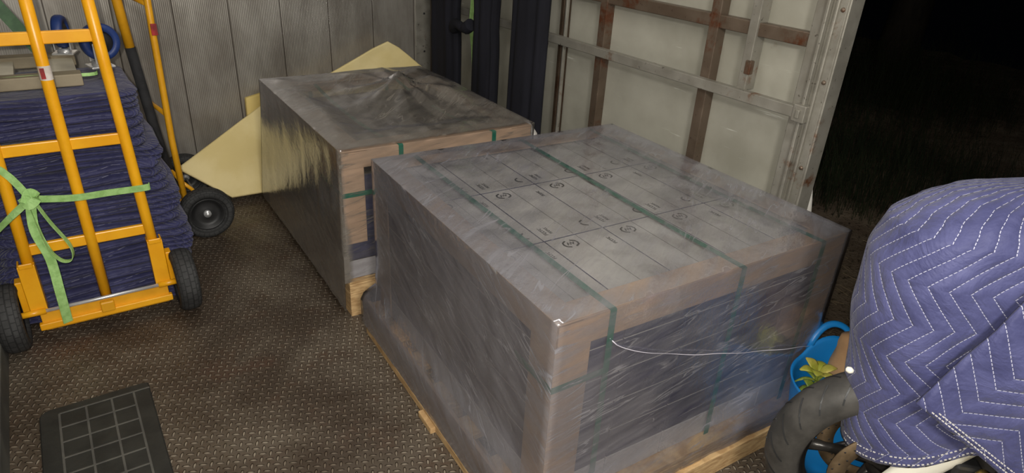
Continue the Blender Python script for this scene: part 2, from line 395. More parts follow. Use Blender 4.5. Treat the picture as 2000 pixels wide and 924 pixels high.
# ribbed end post made of stepped channels
b = MB()
b.box((XR-.002, 1.264, 0), (XR+.07, 1.314, 2.55), bev=.004); b.box((XR-.020, 1.256, 0), (XR+.0, 1.268, 2.55), bev=.003)
b.box((XR-.002, 1.232, 0), (XR+.06, 1.258, 2.55), bev=.004); b.box((XR-.018, 1.226, 0), (XR+.0, 1.236, 2.55), bev=.003)
b.box((XR-.010, 1.196, 0), (XR+.05, 1.230, 2.55), bev=.005); b.box((XR-.014, 1.188, -.0), (XR+.06, 1.198, 2.55), bev=.003)
b.build('end_post', M['steel'], wr)
for z in (.35, .6, .82, 1.12, 1.35):
    b = MB(); b.lathe([(0, .006), (.006, .005), (.008, 0)], 10, Matrix.Translation((XR-.010, 1.213, z)) @ Matrix.Rotation(-PI/2, 4, 'Y')); b.build('rivet', M['brownsteel'], wr)

# ------------------------------------------------------------------ outside
b = MB(); N = 40
rows = [[(2.3+(i/N)**1.5*14, -3+j/N*14, -.9+.10*fbm(i*.4, j*.4)) for j in range(N+1)] for i in range(N+1)]
b.grid(rows); tag(b.build('ground', M['ground']), kind='structure')
b = MB()
for k in range(900):
    x = 2.8+random.random()*2.7; y = random.uniform(-.5, 6); a = random.uniform(0, PI); l = random.uniform(.05, .16); z = -.86+random.random()*.03
    b.ribbon([(x, y, z), (x+l*math.cos(a), y+l*math.sin(a), z+random.uniform(0, .02))], .004, (0, 0, 1), .001)
tag(b.build('loose_straw', M['straw']), 'scattered dry straw lying on the dark dirt outside the truck', 'straw', kind='stuff')
def grass(name, cx, cy, rad, n, hgt, label):
    q = MB()
    for k in range(n):
        a = random.uniform(0, 2*PI); r = rad*math.sqrt(random.random()); x, y = cx+r*math.cos(a), cy+r*math.sin(a)
        h = hgt*random.uniform(.4, 1); dx, dy = random.uniform(-.3, .3)*h, random.uniform(-.3, .3)*h
        w_ = .006
        q.grid([[(x-w_, y, -.92), (x+w_, y, -.92)], [(x-w_*.8+dx*.35, y+dy*.35, -.92+h*.6), (x+w_*.8+dx*.35, y+dy*.35, -.92+h*.6)], [(x-.001+dx, y+dy, -.92+h), (x+.001+dx, y+dy, -.92+h)]])
    tag(q.build(name, M['grass']), label, 'grass', kind='stuff')
grass('tall_grass', 7.0, 3.2, 1.3, 1500, .75, 'tall dark weeds growing at the edge of the night clearing, close patch')
grass('tall_grass', 10.6, 4.9, 1.6, 1500, 1.1, 'tall weeds in front of the far tree trunks, fading into the dark')
for x, y, r, lab in ((12.4, 8.6, .22, 'thin tree trunk nearest the truck edge, barely lit'), (13.2, 6.4, .36, 'thick tree trunk barely visible in the dark right of the truck'), (13.9, 3.6, .3, 'distant tree trunk on the far right of the dark background')):
    t = empty('tree', (x, y, -.95)); tag(t, lab, 'tree')
    q = MB(); rows = []
    for i in range(14):
        z = i*.55; rr = r*(1.35 if i == 0 else 1-.035*i)
        rows.append([((rr*(1+.12*fbm(k*.9, i*.5)))*math.cos(2*PI*k/16)+.05*math.sin(i*.7), (rr*(1+.12*fbm(k*.9+7, i*.5)))*math.sin(2*PI*k/16), z) for k in range(16)])
    q.grid(rows, closeu=True); q.build('trunk', M['bark'], t)
    q = MB()
    for k in range(7):
        a = k*2.4; z0 = 3.2+k*.5; q.tube([(0, 0, z0), (math.cos(a)*.7, math.sin(a)*.7, z0+.5), (math.cos(a)*1.5, math.sin(a)*1.5, z0+.7)], [.08, .05, .02], 6)
    q.build('branches', M['bark'], t)
# canvas bundle hanging outside the end of the panel wall
b = MB(); rows = []
for i in range(14):
    t = i/13; z = .765-t*.7; r = .012+.036*math.sin(min(1, t*2.4)*PI/2)
    rows.append([(2.235+r*(1+.22*math.sin(5*a+t*2))*math.cos(a)+.004*math.sin(t*5), 1.262+r*.9*(1+.22*math.sin(5*a+t*2))*math.sin(a), z) for a in [2*PI*k/28 for k in range(28)]])
v = b.grid(rows, closeu=True); b.cap(v[0]); b.cap(v[-1])
tag(b.build('canvas_bundle', M['white']), 'bunched pale canvas hanging outside the end post of the panelled wall', 'canvas')

# ------------------------------------------------------------------ wrapped pallet loads
def load(o, rot, L, W, H, PH, cols, rows_n, far, WB=None):
    """o: front left corner. u runs along the front, v away. WB: pallet length if longer"""
    WB = WB or W
    P = lambda u, v, z=0: (o[0]+math.cos(rot)*u-math.sin(rot)*v, o[1]+math.sin(rot)*u+math.cos(rot)*v, z)
    which = 'far' if far else 'near'
    ov = .0 if far else .045
    # pallet
    t = empty('pallet', P(0, 0), rot)
    tag(t, 'pale wooden pallet under the %s wrapped load%s' % (which, ', bare block at its front corner' if far else ', straw coloured bottom boards showing'), 'pallet')
    nb = 7
    for k in range(nb):
        v0 = -ov+(WB+2*ov-.09)*k/(nb-1)
        q = MB(); q.box((-ov, v0, PH-.022), (L+ov, v0+.09, PH), bev=.003); q.build('deck_board', M['wood'], t)
    for k in range(3):
        u0 = -ov+(L+2*ov-.09)*k/2
        q = MB(); q.box((u0, -ov, .0 if not far else .0), (u0+.09, WB+ov, .02), bev=.003); q.build('bottom_board', M['wood'], t)
    for k in range(3):
        v0 = -ov+(WB+2*ov-.1)*k/2
        q = MB(); q.box((-ov, v0, PH-.045 if not far else PH-.068), (L+ov, v0+.1, PH-.024), bev=.003); q.build('header_board', M['wood'], t)
        for j in range(3):
            u0 = -ov+(L+2*ov-.085)*j/2
            q = MB(); q.box((u0, v0, .02), (u0+.085, v0+.1, PH-.045 if not far else PH-.068), bev=.003); q.build('block', M['wood'], t)
    if not far:
        q = MB(); q.box((-ov, -ov-.012, 0), (L+ov, -ov+.02, .078), bev=.003); q.build('front_bottom_board', M['wood'], t)
        q = MB(); q.box((-ov-.012, -.0, 0), (-ov+.02, W+ov, .03), bev=.003); q.build('side_bottom_board', M['wood'], t)
        q = MB(); q.box((-ov-.002, -.0, .032), (-ov+.012, W+ov, PH+.01), bev=.002); q.build('side_board', M['card'], t)
        q = MB(); q.box((-ov-.030, .53, 0), (-ov+.02, .63, .024), bev=.003); q.build('board_end', M['wood'], t)
    # cartons
    cu, cv = L/cols, W/rows_n
    nl = 6; z0 = PH+.002; hl = .085; hh = (H-.010-z0-hl)/(nl-1)
    def carton(top, side, h, mk):
        q = MB(); q.box((.0015, .002, 0), (cu-.0015, cv-.002, h-.002), bev=.002)
        for f in q.bm.faces: f.material_index = 0 if f.normal.z > .7 else 1
        q.bm.normal_update()
        for f in q.bm.faces: f.material_index = 0 if f.normal.z > .7 else 1
        q.box((cu*.5-.0005, .006, h-.0025), (cu*.5+.0005, cv-.006, h-.0013), 2)
        return q.build('carton', [top, side, M['print']], None)
    def marks(h, par):
        """bracketed badges and short rows of small lettering printed on a lid, each its own part"""
        z = h-.0012
        def badge(cx, cy, full=True):
            q = MB()
            for sg in ((-1, 1) if full else (-1,)):
                pts = [(cx+sg*.008, cy+.019, z), (cx+sg*.021, cy+.011, z), (cx+sg*.024, cy, z), (cx+sg*.021, cy-.011, z), (cx+sg*.008, cy-.019, z)]
                q.ribbon(pts, .0050, (1, 0.01, 0), .0004)
            if full: q.ribbon([(cx-.012, cy-.006, z), (cx-.007, cy+.008, z), (cx-.002, cy-.005, z), (cx+.003, cy+.009, z), (cx+.007, cy-.006, z), (cx+.012, cy+.006, z)], .0040, (0, 1, 0), .0004)
            q.build('printed_badge', M['print'], par)
        badge(.062, cv-.045); badge(cu-.022, .05, False)
        def text(x0, y0, n, s):
            q = MB(); q.box((x0, y0, z-.0003), (x0+s*.16, y0+n*s*.9, z+.0002))
            for k in range(n):
                y = y0+k*s*.9
                q.box((x0, y, z-.0003), (x0+s*1.1, y+s*.2, z+.0003))
                q.box((x0+s*(.9 if k % 3 else .4), y, z-.0003), (x0+s*(1.1 if k % 3 else .6), y+s*.6, z+.0003))
            q.build('printed_lettering', M['print'], par)
        text(.024, .03, 5, .0105); text(.045, .034, 6, .0078); text(cu-.035, cv-.10, 5, .0095)
    ordn = ['bottom', 'second', 'third', 'fourth', 'fifth', 'top']; colw = ['first', 'second', 'third', 'fourth', 'fifth']
    protos = {}
    for k in range(nl):
        if far and k == nl-1: continue
        for i in range(cols):
            for j in range(rows_n):
                topl = k == (nl-2 if far else nl-1)
                if not topl and i > 0 and j > 0: continue
                key = (k == 0, topl); h = hl if k == 0 else hh
                if key not in protos:
                    top_m = M['cartondark'] if far else M['cartontop']
                    c = carton(top_m, M['cartonwhite'] if k == 0 else M['cartonside'], h, topl)
                    if k == 0:
                        q = MB()
                        for n_ in range(9): q.box((.03+n_*.012, .0028, .030), (.038+n_*.012, .0042, .033)); q.box((.03+n_*.012, .0028, .040), (.038+n_*.012, .0042, .043)); q.box((.03+n_*.012, .0028, .030), (.0325+n_*.012, .0042, .043))
                        q.build('printed_lettering', M['print'], c)
                    if topl and not far: marks(h, c)
                    protos[key] = c
                else: c = copy_tree(protos[key])
                c.location = P(i*cu, j*cv, z0+(0 if k == 0 else hl+(k-1)*hh)); c.rotation_euler.z = rot
                side = ('front' if j == 0 else 'left')
                if topl:
                    lab = '%s carton, %s load, %s column from left, %s row from front' % ('dark lidded' if far else 'white lidded', which, colw[i], colw[j])
                elif j == 0:
                    lab = '%s carton in the %s load, %s layer, %s along its front face' % ('white' if k == 0 else 'dark blue', which, ordn[k], colw[i])
                else:
                    lab = '%s carton in the %s load, %s layer, left face, %s from the front' % ('white' if k == 0 else 'dark blue', which, ordn[k], colw[j])
                tag(c, lab, 'carton', 'cartons stacked on the %s pallet' % which)
    # cardboard cap frame: four angle boards on top edges, posts on the corners
    fl, sk = (.07, .078) if not far else (.10, .072)
    e = .006; zt = H
    names = ['front', 'right', 'back', 'left']
    segs = [((-e, -e), (L+e, fl), (-e, -e), (L+e, 0)), ((L-fl, -e), (L+e, W+e), (L, -e), (L+e, W+e)), ((-e, W-fl), (L+e, W+e), (-e, W), (L+e, W+e)), ((-e, -e), (fl, W+e), (-e, -e), (0, W+e))]
    for nm, (a, c, d, f) in zip(names, segs):
        q = MB(); dz = .0006*names.index(nm)
        q.box((a[0], a[1], zt-.006-dz), (c[0], c[1], zt-dz), bev=.0015); q.box((d[0], d[1], zt-sk), (f[0], f[1], zt-.003-dz), bev=.0015)
        tag(q.build('edge_board', M['card'], None, P(0, 0), rot), 'brown cardboard angle board along the %s top edge of the %s load' % (nm, which), 'edge board', 'edge boards on the %s load' % which)
    pw, pz0 = (.10, PH+.01) if not far else (.085, .345)
    for nm, (cx, cy, sx_, sy_) in (('front left', (0, 0, 1, 1)), ('front right', (L, 0, -1, 1)), ('back left', (0, W, 1, -1)), ('back right', (L, W, -1, -1))):
        q = MB()
        q.box((cx-sx_*.005, cy-sy_*.005, pz0), (cx+sx_*pw, cy-sy_*.0005, zt-sk), bev=.001)
        q.box((cx-sx_*.005, cy-sy_*.004, pz0), (cx-sx_*.0005, cy+sy_*pw, zt-sk), bev=.001)
        tag(q.build('corner_post_board', M['card'], None, P(0, 0), rot), 'brown cardboard post on the %s corner of the %s load' % (nm, which), 'corner board', 'corner posts on the %s load' % which)
    # green straps
    e = .0085
    for k, u in enumerate((.152, .612, .962) if not far else (.235, .66)):
        q = MB()
        top = [(u+.006*math.sin(t*3+k), lerp(W+e, -e, t), zt+.0025-(.006 if not far else .05)*min(1, 4*t*(1-t))**.8) for t in [n_/12 for n_ in range(13)]]
        q.ribbon([(u, W+e, PH), (u, W+e, zt)]+top+[(u+.004, -e-.0005, zt-.003), (u+.005, -e-.0005, .4), (u+.01, -e, PH)], .019, (1, 0, 0), .0008)
        tag(q.build('strap', M['green'], None, P(0, 0), rot), 'green plastic strap over the %s load, %s from its left' % (which, colw[k]), 'strap', 'green straps on the %s load' % which)
    q = MB(); zz = .558
    q.ribbon([(.148, -e, zz+.004), (.02, -e, zz), (-e, -e, zz), (-e, .02, zz), (-e, .16, zz+.004)] if not far else [(L*.5, -e, zz), (.02, -e, zz), (-e, -e, zz), (-e, .02, zz), (-e, W-.02, zz), (-e, W+e, zz), (.02, W+e, zz), (L+e, W+e, zz), (L+e, -e, zz), (L*.5, -e, zz)], .019, (0, 0, 1), .0008)
    tag(q.build('strap', M['green'], None, P(0, 0), rot), ('green plastic strap running level around the sides of the far load' if far else 'short level green strap wrapping the front corner post of the near load'), 'strap', 'green straps on the %s load' % which)
    # stretch film
    g = .015; q = MB(); NT_ = 56; mat = M['film1'] if far else M['film2']
    def topz(a, c):
        ed = min(a, 1-a, c, 1-c); inn = min(1, ed*12)
        z = zt+.012
        rid = abs(fbm(a*5+3*c+(9 if far else 0), c*4-2*a))*.010+.004*fbm(a*14, c*14, 2)
        z += inn*(rid-.001)
        if far:
            z -= .035*min(1, max(0, ed-.13)*9)
            d = math.hypot(a-.66, (c-.66)); z += .085*max(0, 1-d/.42)**1.6
            z += .02*max(0, 1-abs((a-.66)-(c-.66)*1.1)/.10)*max(0, 1-d/.6)*min(1, ed*8)
            z += inn*.012*math.sin(26*math.atan2(c-.66, a-.66)*.35+3*d)*max(0, 1-d/.7)
        return z
    rows = [[(lerp(-g, L+g, a), lerp(-g, W+g, c), topz(a, c)) for a in [n_/NT_ for n_ in range(NT_+1)]] for c in [n_/NT_ for n_ in range(NT_+1)]]
    ca, sa = math.cos(.55), math.sin(.55)
    q.grid(rows, uvs=lambda i, j: ((j*ca+i*sa)/NT_*.9, (-j*sa+i*ca)/NT_*.9))
    # sides: path around the plan, rows down the height, flaring out over the pallet
    zb = .05 if not far else .055
    ztop = zt+.012
    hs0 = [ztop, ztop-.01, ztop-.04, ztop-.10, ztop-.18, ztop-.27, ztop-.36, ztop-.43, PH+.10, PH+.05, PH+.015, PH-.02, PH-.05, zb]
    def flare(z):
        if far: return max(0, .02*(1-z/.6))
        if z > PH+.12: return .0
        t = min(1, (PH+.12-z)/.10); return .052*t*t*(3-2*t)
    def side(p0, p1, nx, ny, ang, k, zmin=0):
        n_ = 44; rr = []; hs = [max(z, zmin) if z > .3 or not zmin else lerp(zmin, .3, (z-zb)/(.3-zb)) for z in hs0]
        for z in hs:
            f_ = flare(z); row = []
            for m_ in range(n_+1):
                t = m_/n_; x = lerp(p0[0], p1[0], t); y = lerp(p0[1], p1[1], t)
                cx = x+(f_ if x > L*.5 else -f_)*(1 if abs(nx) < .5 else 1); 
                # corners move out both ways, edges outward only
                ox = nx*f_; oy = ny*f_
                if abs(ny) > .5: ox = (t*2-1)*f_*(1 if p1[0] > p0[0] else -1)
                else: oy = (t*2-1)*f_*(1 if p1[1] > p0[1] else -1)
                if far and y > W*.5: oy += (WB-W)*max(0, (1-z/(zt)))*min(1, (y/W-.5)*2)
                ins = -.0 if z > zt-sk-.01 else -.004*math.sin(PI*min(1, max(0, t)))
                wv = (.005*abs(fbm(t*7+k*3, z*9-t*6))+.002*fbm(t*20, z*5, k))*min(1, t*12, (1-t)*12)*(0.3 if z > zt-.02 else 1)
                row.append((x+ox+nx*(ins+wv+.0), y+oy+ny*(ins+wv), z))
            rr.append(row)
        ln = math.hypot(p1[0]-p0[0], p1[1]-p0[1]); c_, s_ = math.cos(ang), math.sin(ang)
        q.grid(rr, uvs=lambda i, j: ((j/n_*ln)*c_+hs[i]*s_+k*3, -(j/n_*ln)*s_+hs[i]*c_+k))
    side((-g, -g), (L+g, -g), 0, -1, .16, 1, .115 if not far else .185)
    side((L+g, -g), (L+g, W+g), 1, 0, .1, 2)
    side((L+g, W+g), (-g, W+g), 0, 1, .1, 3)
    side((-g, W+g), (-g, -g), -1, 0, (-.42 if not far else -.5), 4)
    bmesh.ops.remove_doubles(q.bm, verts=q.bm.verts, dist=.0004)
    fo = q.build('stretch_wrap', mat, None, P(0, 0), rot)
    if max(fo.data.polygons, key=lambda f_: f_.center.z+f_.normal.z*0).normal.z < 0: fo.data.flip_normals()
    at = fo.data.attributes.new('dens', 'FLOAT', 'POINT')
    for vtx in fo.data.vertices:
        x, y, z = vtx.co
        if z > zt-.03 and -g*.5 < x < L+g*.5 and -g*.5 < y < W+g*.5:
            dl_, dr_, df_, db_ = x, L-x, y, W-y
            near_ = lambda d, w_: max(0, 1-max(0, d)/w_)**.7
            if far: dd = .50+.30*max(near_(dl_, .2), near_(dr_, .25), near_(df_, .15), near_(db_, .15))
            else: dd = .15+max(.58*near_(dl_, .19), .58*near_(dr_, .26), .30*near_(df_, .10), .50*near_(db_, .18))+.25*max(0, fbm(x*3.1, y*2.4, 3))
        else:
            f_ = .16*fbm(x*3+y, z*3)
            if x < 0: dd = (.66+.2*max(0, 1-z/.4) if far else .60+.10*max(0, (z-.5)/.25)-.22*max(0, 1-y/.16))+f_
            else: dd = .40+f_
            if far and y < 0 and x > .0: dd = .12
        at.data[vtx.index].value = dd
    tag(fo, 'clear wrinkled stretch film wrapped around the %s pallet load' % which, 'stretch film')
    if not far:
        # rolled edge of the last film turn, drooping across the front
        n_ = 60
        def hem(u): return lerp(.660, .335, min(1, max(0, (u-.155)/(L-.155)))**.72)
        us = [lerp(.155, L+.01, m_/n_) for m_ in range(n_+1)]
        q = MB(); q.tube([(u, -g-.007-.002*math.sin(u*30), hem(u)) for u in us], [.0006+.0008*abs(math.sin(u*9)) for u in us], 5); q.build('rolled_hem', M['filmhem'], fo)
    return P
nh = NT('film_hem'); nh.fin(srgb(190, 186, 196), .25, 0); M['filmhem'] = nh.m
P2 = load((.826, .956), -.043, 1.075, 1.13, .745, .14, 5, 3, False)
P1 = load((.812, 2.27), -.025, .85, 1.125, .735, .18, 4, 3, True, WB=1.30)
# black case under the tented film on the far load
b = MB(); b.box((-.15, -.11, 0), (.15, .11, .075), bev=.012); b.box((-.155, -.115, .045), (.155, .115, .052), bev=.003)
co = b.build('black_case', M['dark'], None, P1(.56, .66, .637), .3)
tag(co, 'black case lying on the far load under the tented film', 'case')
b = MB(); b.tube(smooth_path([(-.05, -.12, .03), (-.045, -.135, .04), (0, -.14, .042), (.045, -.135, .04), (.05, -.12, .03)], 3), .006, 8); b.build('handle', M['dark'], co)

# white cloth bundle standing between loads and wall
b = MB(); rows = []
for i in range(12):
    t = i/11; z = t*.70; r = .10*(1-t*.3)*math.sqrt(max(.02, 1-(t**6)))
    rows.append([(1.80+r*(1+.1*math.sin(6*a+3*t))*math.cos(a)-.045*t, 2.40+r*(1+.12*math.sin(7*a-2*t))*math.sin(a), z) for a in [2*PI*k/24 for k in range(24)]])
v = b.grid(rows, closeu=True); b.cap(v[0]); b.cap(v[-1])
tag(b.build('cloth_bundle', M['white']), 'white cloth bundle poking up beside the right end of the far load', 'cloth')

# ------------------------------------------------------------------ foam sheets
def sheet(name, corners, th, m, label, sag=.02, n=16, curl=None):
    A, B, C_, D = [Vector(c) for c in corners]   # A-B top, D-C bottom
    nrm = ((B-A).cross(D-A)).normalized(); q = MB()
    def P_(i, j, s):
        u, v = i/n, j/n; p = A.lerp(B, u).lerp(D.lerp(C_, u), v)
        w_ = sag*math.sin(PI*u)*math.sin(PI*v)+.012*fbm(u*2.2, v*2.2, len(name))
        if curl:
            d_ = (1-u)+v*.7
            if d_ < curl: p = p.lerp(A.lerp(C_, .5), (curl-d_)*.32)
        return p+nrm*(w_+s*th*.5)
    fr = [[P_(i, j, 1) for i in range(n+1)] for j in range(n+1)]
    bk = [[P_(i, j, -1) for i in range(n+1)] for j in range(n+1)]
    a = q.grid(fr); c = q.grid(bk)
    ring = lambda g: [g[0][k] for k in range(n)]+[g[k][n] for k in range(n)]+[g[n][n-k] for k in range(n)]+[g[n-k][0] for k in range(n)]
    ra, rc = ring(a), ring(c)
    for k in range(len(ra)):
        try: q.bm.faces.new([ra[k], ra[(k+1) % len(ra)], rc[(k+1) % len(rc)], rc[k]]).smooth = False
        except ValueError: pass
    o = q.build(name, m); 
    md = o.modifiers.new('bev', 'BEVEL'); md.width = th*.3; md.segments = 3; md.limit_method = 'ANGLE'; md.angle_limit = math.radians(50)
    tag(o, label, 'foam sheet'); return o
sheet('foam_sheet', [(.43, 3.80, .20), (.93, 3.84, .49), (1.02, 3.66, .03), (.665, 3.66, .035)], .05, M['foam'], 'cream foam sheet folded down on the floor left of the far load', .03)
sheet('foam_sheet', [(.86, 3.92, .52), (1.30, 3.95, .60), (1.30, 3.93, .03), (.84, 3.92, .03)], .03, M['foam2'], 'yellowed foam corner behind the cream folded foam sheet', 0, 8)
sheet('foam_sheet', [(1.05, 3.87, .49), (1.752, 3.90, .80), (2.03, 3.86, .56), (1.75, 3.72, .03)], .03, M['foam'], 'peaked cream foam sheet against the back wall behind the far load', .02, 30, .16)

# ------------------------------------------------------------------ wheels
def tyre_profile(R, w_, tr, hub):
    pts = []
    for k in range(15):
        a = -PI*.5+PI*k/14
        # shoulder-rounded section
        pts.append((R-tr+tr*abs(math.cos(a))**.55, w_*.5*math.copysign(abs(math.sin(a))**.8, math.sin(a))))
    return [(hub, -w_*.30)]+pts+[(hub, w_*.30)]
def cart_wheel(parent, loc, axis, R=.13, wd=.082, name='wheel'):
    """axis: 'X' or 'Y' direction of the axle, the outer face towards -axis"""
    m = {'X': Matrix.Rotation(-PI/2, 4, 'Y'), 'Y': Matrix.Rotation(PI/2, 4, 'X')}[axis]
    wh = bpy.data.objects.new(name, None); COL.objects.link(wh); wh.parent = parent; wh.location = loc; wh.empty_display_size = .05
    q = MB(); pr = tyre_profile(R, wd, .035, .078)
    q.lathe(pr, 64, m, closed=True, uvs=lambda i, j: (i/64*2*PI*R, j*.0095)); q.build('tyre', M['treadrubber'], wh)
    q = MB(); q.lathe([(.0, .012), (.03, .014), (.05, .004), (.066, .012), (.076, .028), (.082, .03), (.082, -.03), (.076, -.028), (.066, -.012), (.05, -.004), (.03, -.014), (0, -.012)], 40, m)
    q.build('rim', M['dark'], wh)
    q = MB(); q.lathe([(0, .034), (.008, .034), (.009, .026), (.017, .026), (.018, .02), (.018, -.02), (.017, -.026), (.009, -.026), (.008, -.034), (0, -.034)], 20, m); q.build('axle_nut', M['chrome'], wh)
    return wh

# ------------------------------------------------------------------ yellow hand truck in front of the blankets
ht = empty('hand_truck', (-.035, 2.72, 0)); tag(ht, 'large yellow steel hand truck strapped upright to the stack of navy blankets', 'hand truck')
def railx(x0, x1, z): return lerp(x0, x1, (z-.13)/1.1)
for (x0, x1, z0) in ((-.208, -.188, .13), (.008, .000, .09), (.214, .172, .13)):
    q = MB(); q.tube([(railx(x0, x1, z), 0, z) for z in (z0, .5, 1.0, 1.5)], .0195, 14); q.build('upright', M['yellow'], ht)
for z in (.372, .748, 1.118):
    q = MB(); xa, xb = railx(-.208, -.188, z), railx(.214, .172, z); q.box((xa, -.006, z-.021), (xb, .012, z+.021), bev=.004); q.build('crossbar', M['yellow'], ht)
q = MB(); q.tube([(.172, 0, 1.5), (.165, 0, 1.56), (.12, 0, 1.60), (-.14, 0, 1.60), (-.185, 0, 1.56), (-.188, 0, 1.5)], .0195, 14); q.build('handle_loop', M['yellow'], ht)
for sx_, x in ((-1, -.212), (1, .212)):
    q = MB(); q.box((x-.027, -.030, .12), (x+.027, -.012, .325), bev=.004); q.box((x-.027, -.030, .12), (x-.021, .03, .325), bev=.002); q.box((x+.021, -.030, .12), (x+.027, .03, .325), bev=.002)
    q.box((x-.022, -.034, .315), (x+.022, -.026, .335), bev=.003); q.build('channel_bracket', M['yellow'], ht)
    q = MB(); xo = x+sx_*.03
    q.box((min(xo, xo+sx_*.022), .0, .10), (max(xo, xo+sx_*.022), .045, .25), bev=.003); q.build('wheel_bracket', M['yellow'], ht)
    q = MB(); q.tube([(x+sx_*-.02, -.035, .13), (x+sx_*.062, -.035, .13)], .012, 12); q.build('axle_sleeve', M['yellow'], ht)
q = MB(); q.tube([(-.27, -.035, .13), (.27, -.035, .13)], .0075, 12); q.build('axle', M['chrome'], ht)
q = MB(); q.box((-.225, -.045, .052), (.235, -.022, .080), bev=.004); q.build('lower_bar', M['yellow'], ht)
q = MB(); q.box((-.215, -.03, .062), (.225, -.018, .13), bev=.003); q.box((-.02, -.05, .07), (.028, -.028, .115), bev=.005); q.build('toe_back', M['yellow2'], ht)
q = MB(); q.box((-.215, .035, .004), (.225, .24, .012), bev=.002); q.build('toe_plate', M['yellow2'], ht)
cart_wheel(ht, (-.30, -.035, .131), 'X'); cart_wheel(ht, (.292, -.035, .131), 'X')
q = MB(); q.lathe([(.0202, -.024), (.0202, .024)], 14, Matrix.Translation((.002, 0, 1.005))); so = q.build('sticker', M['sticker'], ht); so['label'] = 'pale and red sticker round the middle upright'
q = MB(); q.box((-.014, -.0215, -.018), (-.001, -.0200, .018), mat=Matrix.Translation((.002, 0, 1.005))); q.build('sticker_print', M['red'], so)

# ------------------------------------------------------------------ second hand truck, turned side on
h2 = empty('hand_truck', (.40, 3.55, 0)); tag(h2, 'yellow hand truck with black grip standing side on behind the blanket stack', 'hand truck')
q = MB(); q.tube([(-.005, -.17, .13), (-.015, -.17, .5), (-.01, -.17, 1.0), (.0, -.17, 1.6)], .015, 12); q.build('upright', M['yellow2'], h2)
q = MB(); q.tube([(-.02, .17, .13), (-.055, .17, .5), (-.09, .17, .9), (-.12, .17, 1.6)], .015, 12); q.build('upright', M['yellow2'], h2)
q = MB(); q.tube([(-.098, -.03, .905), (-.115, -.03, 1.15), (-.14, -.03, 1.6)], .021, 14); q.build('handle_tube', M['yellow2'], h2)
q = MB(); q.tube([(-.04, -.03, .30), (-.066, -.03, .55), (-.098, -.03, .915)], .023, 14); q.build('grip', M['grip'], h2)
for z in (.3, .62, 1.12):
    q = MB(); q.tube([(-.012, -.17, z), (-.06, .17, z)], .011, 10); q.build('crossbar', M['yellow2'], h2)
q = MB(); q.tube([(-.02, -.165, .30), (.03, -.165, .24), (.06, -.16, .20), (.035, -.16, .15), (.0, -.17, .14)], .009, 8); q.build('axle_bracket', M['yellow2'], h2)
q = MB(); q.box((-.03, -.19, .05), (.03, .19, .12), bev=.004); q.build('toe_back', M['yellow2'], h2)
q = MB(); q.box((-.20, -.19, .004), (.02, .19, .012), bev=.002); q.build('toe_plate', M['yellow2'], h2)
q = MB(); q.tube([(.07, -.25, .13), (.07, .33, .13)], .008, 10); q.build('axle', M['chrome'], h2)
cart_wheel(h2, (.072, -.24, .131), 'Y'); cart_wheel(h2, (.072, .30, .131), 'Y')
q = MB(); q.box((-.017, -.19, .99), (.008, -.1855, 1.04), bev=.001); q.build('sticker', M['red'], h2)['label'] = 'small red and white sticker on the near upright'

# ------------------------------------------------------------------ stack of folded blankets
def folded(wx, dy, h, seed, lay=3):
    q = MB(); n = 44
    # plan loops at several heights, with fold grooves
    rows = []; K = lay*6
    for i in range(K+1):
        t = i/K; z = t*h
        gro = abs(math.sin(PI*lay*t))**.45       # deep at folds
        ins = .030*(1-gro)
        if i in (0, K): ins = .028
        row = []
        for k in range(n):
            a = 2*PI*k/n; ca, sa = math.cos(a), math.sin(a); e_ = .22
            x = math.copysign(abs(ca)**e_, ca)*(wx/2-ins); y = math.copysign(abs(sa)**e_, sa)*(dy/2-ins)
            wob = .014*fbm(a*1.5+seed, z*20, seed)+.008*fbm(x*9+seed, y*9, z*30)
            row.append((x+math.copysign(wob, ca), y+math.copysign(wob, sa)*(1 if sa < 0 else .3), z+.012*fbm(x*5, y*5+seed, seed)+.005*math.sin(x*17+seed)))
        rows.append(row)
    v = q.grid(rows, closeu=True, uvs=lambda i, j: (i/K*h*2.2+seed*.31, j/n*1.8)); q.cap(v[0]); q.cap(v[-1])
    return q
NB = 13; z = .014; hs_ = [.068+.008*((k*7) % 3) for k in range(NB)]; tot = sum(hs_); sc = .875/tot
ordw = ['bottom', 'second', 'third', 'fourth', 'fifth', 'sixth', 'seventh']
for k in range(NB):
    h = hs_[k]*sc; t = (k+.5)/NB
    xr = lerp(.335, .30, t) if t < .5 else lerp(.30, .215, (t-.5)*2); xr += .014*math.sin(k*2.3); xl = -.345+.01*math.sin(k*1.7)
    if k < 2: xr -= .03
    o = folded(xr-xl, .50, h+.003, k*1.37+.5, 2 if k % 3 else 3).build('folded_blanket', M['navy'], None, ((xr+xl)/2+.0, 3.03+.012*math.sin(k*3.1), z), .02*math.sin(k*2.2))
    z += h
    fromtop = NB-1-k
    lab = ('folded navy moving blanket, %s of the stack behind the yellow hand truck' % (ordw[k] if k == 0 else ordw[k]+' from the bottom')) if k < 7 else ('folded navy moving blanket, %s of the stack behind the yellow hand truck' % ('topmost' if fromtop == 0 else ordw[fromtop]+' from the top'))
    tag(o, lab, 'blanket', 'folded navy blankets in the stack')
ztop_ = z
